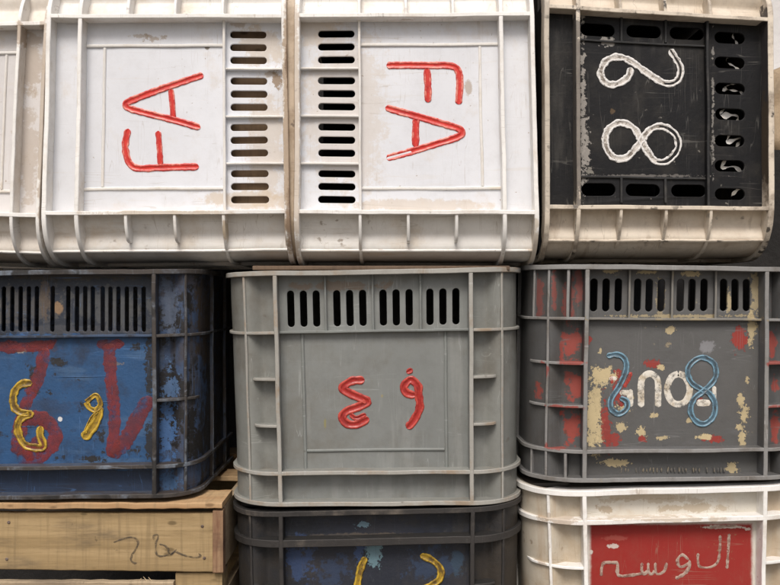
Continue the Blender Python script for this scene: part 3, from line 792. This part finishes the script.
rib_v(a, c, u0, v0, v1, 1.2, n1=-c.d + 0.3, n0=-c.d - 1, amp=0.2, ch=0.4)
link_mesh('moulded_line', a.v, a.f, [M['wall'], M['wall']], r, fmat=a.m)
REDP = paint('scrubbed red paint', (0.23, 0.028, 0.024), (0.13, 0.026, 0.03), 0.4, 0.62, 0.55, 40, alpha_lo=0.33, bump=0.1, alpha_scale=48, alpha_max=0.7)
letters('red_paint', [[([(-60,50),(0,52),(100,55),(180,50),(280,38)], 5.5), ([(205,55),(178,180),(130,280),(100,365),(80,470),(85,540)], 7), ([(75,545),(150,555),(225,505),(250,440),(190,378),(110,380)], 7.5), ([(100,540),(150,520),(200,470)], 9)],
        [([(435,42),(560,40)], 4.5), ([(490,35),(500,200),(515,350),(512,460),(505,552)], 6.3), ([(505,550),(580,450),(640,335),(682,278)], 7)]],
        15, REDP, r, org=(0, 335), sc=4.5, hw=6, hgt=0.3, prof=FLAT, rough=0.3)
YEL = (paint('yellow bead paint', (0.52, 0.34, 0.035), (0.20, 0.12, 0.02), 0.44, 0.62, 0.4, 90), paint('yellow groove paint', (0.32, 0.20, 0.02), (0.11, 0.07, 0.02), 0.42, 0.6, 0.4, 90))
letters('letter', [[[(145,215),(92,224),(62,265),(62,318),(90,348),(137,356),(92,380),(80,430),(110,492),(165,508),(195,500),(180,450),(185,410)]],
        [([(388,302),(430,272),(452,310),(430,338),(402,328),(388,302)], 2.8), ([(445,318),(440,370),(412,420),(374,468)], 5.0), ([(440,340),(405,385),(380,445)], 1.8)]],
        15, YEL, r, org=(0, 335), sc=4.5, hw=4.1, hgt=1.9, rough=0.24, lift=0.3)

# dark crate under the grey one, upside down
c = Crate(95, 58, 236, 290, [(472, 540), (282, 545), (471, 679), (284, 684)], 33, 174, y0=1, seed=10.4)
og = P0(377, 746, 150)
r = empty('plastic_crate', og, 'grimy dark navy crate standing upside down under the clean grey crate', 'crate', GR)
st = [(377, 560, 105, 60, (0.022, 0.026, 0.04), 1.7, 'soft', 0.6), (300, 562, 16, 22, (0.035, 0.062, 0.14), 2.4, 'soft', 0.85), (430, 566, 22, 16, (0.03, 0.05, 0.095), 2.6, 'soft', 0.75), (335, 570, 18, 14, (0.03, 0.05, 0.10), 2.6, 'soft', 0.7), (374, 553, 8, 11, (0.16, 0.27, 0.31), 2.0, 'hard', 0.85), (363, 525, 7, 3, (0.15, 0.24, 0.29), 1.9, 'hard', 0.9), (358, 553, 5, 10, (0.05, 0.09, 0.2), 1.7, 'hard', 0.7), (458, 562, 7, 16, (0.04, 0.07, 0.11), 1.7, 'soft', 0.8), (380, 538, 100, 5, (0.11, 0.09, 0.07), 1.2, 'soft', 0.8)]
NV = (0.016, 0.019, 0.026); DUST = (0.12, 0.095, 0.07)
M = dict(wall=plastic('navy grimy wall', NV, (0.055, 0.047, 0.04), 0.8, 0.42, 0.7, 12, (0.1, 0.09, 0.08), 0.5, 0.66, 70, (0.06, 0.055, 0.05), 0.5, 0.55, (30, 30, 6), rough=0.5, bump=0.35, seed=18, blobs=st, origin=og),
         body=plastic('navy grimy body', (0.02, 0.021, 0.024), (0.04, 0.032, 0.024), 0.9, 0.4, 0.66, 9, GRIME, 0.9, 0.6, 55, rough=0.5, bump=0.35, seed=38),
         rib=plastic('dusty dark ribs', (0.02, 0.019, 0.018), DUST, 0.85, 0.5, 0.74, 10, GRIME, 0.8, 0.62, 60, rough=0.6, bump=0.3, seed=58),
         edge=plastic('dusty dark edge', (0.032, 0.029, 0.027), (0.15, 0.125, 0.1), 0.85, 0.54, 0.74, 14, GRIME, 0.9, 0.54, 60, rough=0.6, bump=0.3, seed=78))
build_crate(c, r, M, a_slots(95), (33, 174), A_SHORT, sep=A_SEP, rim=6, rail=7.5)
letters('letter', [[[(365.5, 557), (361, 567), (358.5, 578), (357, 592), (358, 610)]], [[(420.3, 555), (432, 560), (440.5, 569), (439.5, 579), (432, 585), (421, 592), (417, 605)]]], 15, YEL, r, hw=3.6, hgt=1.9, rough=0.22)

# white crate with the red panel, upside down
c = Crate(89, 60, 232, 290, [(764, 518), (586, 523), (761, 655), (589, 660)], 33, 174, y0=0, seed=11.8)
og = P0(676, 722, 150)
r = empty('plastic_crate', og, 'dirty white crate under the dark grey crate, with a red painted panel and Arabic writing', 'crate', GR)
st = [(671, 610, 84.5, 90, (0.28, 0.013, 0.010), 0.05, 'box', 0.97), (605, 508, 9, 5, (0.38, 0.29, 0.19), 2.4, 'soft', 0.7), (690, 508, 36, 4, (0.42, 0.33, 0.22), 2.6, 'soft', 0.65), (660, 500, 60, 3, (0.42, 0.33, 0.22), 2.6, 'soft', 0.5),
      (612, 546, 5, 2.5, (0.6, 0.5, 0.45), 1.5, 'hard', 0.9), (722, 527, 18, 1.6, (0.6, 0.52, 0.45), 1.4, 'hard', 0.9), (591, 552, 2, 2, (0.6, 0.55, 0.5), 1, 'hard', 0.9), (615, 538, 14, 3, (0.4, 0.1, 0.08), 1.5, 'soft', 0.7),
      (650, 519, 70, 3, (0.4, 0.3, 0.19), 1.7, 'soft', 0.7), (640, 497, 50, 3, (0.45, 0.35, 0.24), 1.7, 'soft', 0.5), (747, 529, 3, 1.6, (0.6, 0.5, 0.45), 1.3, 'hard', 0.9)]
M = white_set(20.0, (0.66, 0.63, 0.56), 0.75, blobs=st, origin=og, ribb=[(545, 560, 6, 60, (0.42, 0.31, 0.2), 1.6, 'soft', 0.6), (560, 520, 20, 5, (0.42, 0.31, 0.2), 1.6, 'soft', 0.6), (670, 519, 80, 3, (0.5, 0.4, 0.28), 1.8, 'soft', 0.6)])
M['wall'].node_tree.nodes['Principled BSDF'].inputs['Specular IOR Level'].default_value = 0.18
M['body'] = plastic('stained white body', (0.56, 0.51, 0.42), (0.40, 0.30, 0.19), 0.7, 0.42, 0.7, 9, (0.2, 0.14, 0.09), 0.8, 0.64, 60, (0.42, 0.32, 0.22), 0.5, 0.52, (50, 50, 6), rough=0.45, bump=0.15, seed=47)
build_crate(c, r, M, a_slots(89, sc=0.92), (33, 174), A_SHORT, sep=[x * 0.92 for x in A_SEP], rim=6.5, rail=5, full_corner=1.25)
BEI = paint('scratched beige lines', (0.42, 0.31, 0.25), (0.24, 0.12, 0.09), 0.45, 0.62, 0.6, 90, bump=0.5, alpha_lo=0.30, alpha_scale=140)
letters('letter', [[[(582,92),(578,160),(573,230)]], [[(547,98),(545,160),(538,200),(512,222),(470,222),(460,200),(460,168)]], [([(505,70),(560,64),(610,60)], 1.2)],
        [[(425,195),(400,175),(380,195),(392,222),(430,205)], [(428,195),(425,225),(405,250),(372,268)]],
        [[(338,205),(328,238),(305,250),(295,240),(294,205)], [(294,235),(280,250),(268,240),(266,205)], [(266,235),(250,250),(242,240),(241,205)], [(242,248),(200,254),(150,254),(146,210),(130,205),(95,206),(85,225),(82,258)]]],
        15, BEI, r, org=(580, 510), sc=3.9, hw=1.5, hgt=0.2, prof=FLAT, rough=0.5)

# thin board on top of the grey crate
bw = wood('old dark board', (0.16, 0.11, 0.075), (0.10, 0.07, 0.05), (0.07, 0.05, 0.035), 4)
a = Acc()
p0, p1 = P0(250, 270, 14), P0(512, 265.2, 330)
box(a, p0.x, p1.x, p0.y, p1.y, p0.z + 0.0005, p1.z, 0.0012)
o = link_mesh('wooden_board', a.v, a.f, bw, origin=Vector(((p0.x + p1.x) / 2, (p0.y + p1.y) / 2, p0.z)))
tag(o, 'thin brown board lying between the grey crate and the white crates above', 'board')

# ------------------------------------------------------------------ wooden boxes bottom left
w1 = wood('pale sawn pine', (0.41, 0.295, 0.155), (0.28, 0.195, 0.095), (0.12, 0.092, 0.062), 1)
w2 = wood('thin pale plywood', (0.52, 0.36, 0.2), (0.40, 0.24, 0.12), (0.22, 0.15, 0.09), 2)
w3 = wood('reddish end grain', (0.17, 0.075, 0.045), (0.36, 0.24, 0.14), (0.09, 0.05, 0.035), 3, (40, 40, 8))
w4 = wood('greyed slats', (0.42, 0.33, 0.22), (0.3, 0.22, 0.14), (0.18, 0.14, 0.1), 6)

def plank(name, x0, x1, y0, y1, w0, w1_, mat, parent, skew=(0, 0), ch=0.9, seed=0.0, amp=0.7, nx=40):
    """a board between front-plane pixels, its long edges a little uneven"""
    sec = OCT(w0, w1_, 0, 1, 0)
    rings = []
    for i in range(nx + 1):
        t = i / nx
        x = x0 + (x1 - x0) * t
        ya, yb = y0 + skew[0] * t, y1 + skew[1] * t
        cc = ch
        ring = []
        for (w, y) in ((w0 + cc, ya), (w1_ - cc, ya), (w1_, ya + cc), (w1_, yb - cc), (w1_ - cc, yb), (w0 + cc, yb), (w0, yb - cc), (w0, ya + cc)):
            q = P0(x, y, w)
            ring.append(q + wob((x / 14, y / 30, w / 30), amp * S, 1.0, seed))
        rings.append(ring)
    a = Acc(); a.sweep(rings, [0] * 8)
    return link_mesh(name, a.v, a.f, mat, parent, smooth=30)

def wood_box(label, ytop, ybot, x1, y0, front, lid, raised):
    r = empty('wooden_box', P0(70, ybot, y0 + 150), label, 'box', 'wooden boxes at the bottom left')
    return r

r = wood_box('pale wooden box under the blue crate with pencil writing on its front', 503, 574, 222, 0, True, True, False)
for wa, wb_ in ((0.5, 57), (120, 160), (250, 297)):
    plank('lid_slat', -70, 221.5, 503.2, 509.6, wa, wb_, w2, r, (0, -0.6), 0.8, 1.0, 0.9)
fb = plank('front_board', -68, 211.3, 514.0, 571, 6, 14, w1, r, (1.0, 3.4), 0.9, 2.0, 0.5)
plank('post', 212.0, 222.4, 511.5, 574.5, 3, 16, w3, r, (0, 0), 1.0, 3.0, 0.5, nx=6)
plank('side_board', 214.5, 221.4, 510.5, 572, 16.5, 296, w4, r, (0, 0), 0.8, 4.0, 0.2, nx=6)
plank('rear_board', -68, 214, 514, 572, 288, 296, w1, r, (0, 0), 0.8, 5.0, 0.3)
plank('floor_board', -66, 213, 566, 570.5, 14, 287, w4, r, (0, 0), 0.8, 6.0, 0.3)
PEN = paint('pencil', (0.06, 0.05, 0.042), (0.16, 0.12, 0.08), 0.45, 0.7, 0.7, 120, alpha_lo=0.34, bump=0.0, alpha_scale=160, alpha_max=0.6)
NAIL = paint('rusty nail', (0.09, 0.06, 0.045), (0.16, 0.12, 0.1), 0.4, 0.6, 0.6, 200)
for (nx_, ny_) in ((201, 528), (203, 560), (6, 524), (4, 561)):
    a = Acc(); q = P0(nx_, ny_, 6)
    ring = lambda rr, y: [q + Vector((math.cos(t * math.pi / 5) * rr * S, y * S, math.sin(t * math.pi / 5) * rr * S)) for t in range(10)]
    a.sweep([ring(1.5, 1.0), ring(1.6, -0.35), ring(1.1, -0.75)], [0] * 10)
    link_mesh('nail', a.v, a.f, NAIL, fb)
letters('pencil_mark', [[[(20,315),(90,290),(140,285),(168,310),(160,345),(130,395),(128,425),(148,440),(162,438)]],
        [[(262,300),(262,275),(285,268),(288,290),(275,320),(278,380),(300,398),(345,390),(355,365),(330,335),(295,325)], [(345,360),(365,388),(400,355)], [(365,385),(390,370),(440,390),(510,405),(545,395),(530,380)]]],
        5.9, PEN, fb, org=(110, 490), sc=6.0, hw=0.95, hgt=0.15, prof=FLAT, rough=0.5)

r = wood_box('greyed slatted wooden box below the pencil marked box, in the bottom left corner', 574, 745, 222, 2, True, False, True)
plank('post', 173, 220, 576.5, 744, 10, 40, w1, r, (0, 0), 1.0, 7.0, 0.4, nx=10)
plank('slat', -70, 172, 583, 625, 4, 12, w4, r, (0.5, 0), 0.9, 8.0, 0.8)
plank('slat', -70, 221, 640, 685, 1, 9, w4, r, (0, 0), 0.9, 9.0, 0.8)
plank('slat', -70, 221, 700, 744, 1, 9, w4, r, (0, 0), 0.9, 10.0, 0.8)
plank('side_board', 214, 221, 600, 744, 41, 296, w4, r, (0, 0), 0.9, 11.0, 0.2, nx=6)
plank('post', 173, 220, 576.5, 744, 262, 296, w1, r, (0, 0), 1.0, 7.5, 0.4, nx=10)
plank('post', -68, -22, 576.5, 744, 13, 40, w1, r, (0, 0), 1.0, 7.7, 0.4, nx=10)
STRAW = paint('pale splinter', (0.6, 0.48, 0.3), (0.4, 0.3, 0.18), 0.4, 0.6, 0.7)
V, Fc = [], []
for (xa, ya, xb, yb) in ((133, 588, 139, 581), (147, 587, 141, 579.5), (153, 588, 146, 580), (128, 588, 126, 583)):
    b = len(V)
    for (x, y, t) in ((xa, ya, 1.1), (xb, yb, 0.35)):
        for dx, dw in ((-1, 0), (0, -1), (1, 0), (0, 1)):
            V.append(P0(x + dx * t, y, 8 + dw * t))
    Fc += [(b, b+1, b+5, b+4), (b+1, b+2, b+6, b+5), (b+2, b+3, b+7, b+6), (b+3, b, b+4, b+7), (b+4, b+5, b+6, b+7)]
link_mesh('splinter', V, Fc, STRAW, r, smooth=0)

# ------------------------------------------------------------------ things inside and behind the crates
# brown cardboard standing inside the white crate with slots at its right
cb = wood('brown cardboard', (0.32, 0.22, 0.14), (0.25, 0.17, 0.105), (0.16, 0.11, 0.07), 12, (8, 8, 8))  # sheet added to give the slots of this crate a brown tone
p0, p1 = P0(226, 208, 31), P0(276, 22, 33)
a = Acc(); box(a, p0.x, p1.x, p0.y, p1.y, p0.z, p1.z)
o = link_mesh('backing_sheet', a.v, a.f, cb, origin=(p0 + p1) / 2)
tag(o, 'brown cardboard showing behind the slots of the left FA crate', 'backing')

# twisted white film added to stand in for light through the black crate's slots
light_strip = paint('white slot light', (0.82, 0.8, 0.76), (0.7, 0.66, 0.58), 0.4, 0.6, 0.3)
V, Fc = [], []
path = catmull([(748, 22), (733, 34), (737, 46), (726, 60), (735, 67), (745, 78), (724, 88), (742, 94), (720, 114), (738, 117), (727, 141), (741, 139), (722, 166), (735, 167), (745, 180), (731, 197), (738, 203)], 1.5)
for i, p in enumerate(path):
    t = (path[min(i + 1, len(path) - 1)] - path[max(i - 1, 0)]).normalized()
    m_ = Vector((-t.y, t.x))
    tw = noise.noise(Vector((i * 0.11, 2, 7))) * 5
    wd = max(0.15, 1.3 + 4.0 * noise.noise(Vector((i * 0.23, 9, 1))))
    for j in (-1, 0, 1):
        q = p + m_ * (j * wd * math.cos(tw))
        V.append(W(q.x, q.y, 23 + 4 * noise.noise(Vector((i * 0.07, 3, 3))) + j * wd * math.sin(tw)))
for i in range(len(path) - 1):
    for j in range(2):
        Fc.append((i*3 + j, i*3 + j + 1, (i+1)*3 + j + 1, (i+1)*3 + j))
o = link_mesh('slot_light_strip', V, Fc, light_strip, origin=W(731, 115, 22), smooth=60)
tag(o, 'added white strip standing in for light through the right slots of the black crate', 'plastic')
# tan sack on the low wall at the right edge
bm = bmesh.new()
bmesh.ops.create_icosphere(bm, subdivisions=5, radius=1)
cen = Vector((1.02, 0.65, 0.84))
for v in bm.verts:
    p = v.co.copy()
    q = Vector((p.x * 0.30, p.y * 0.14, max(-0.0, p.z * 0.19 + 0.07)))
    q += p * (noise.noise(p * 2.2) * 0.02 + noise.noise(p * 7) * 0.006)
    q.z = max(q.z, 0.0)
    v.co = q + cen
V = [v.co.copy() for v in bm.verts]; bm.verts.ensure_lookup_table()
Fc = [tuple(x.index for x in f.verts) for f in bm.faces]; bm.free()
o = link_mesh('sack', V, Fc, wood('sackcloth', (0.42, 0.32, 0.21), (0.34, 0.25, 0.16), (0.24, 0.17, 0.1), 7, (50, 50, 50)), origin=cen)
tag(o, 'tan sack lying beyond the black crate at the right edge of the photo', 'sack')
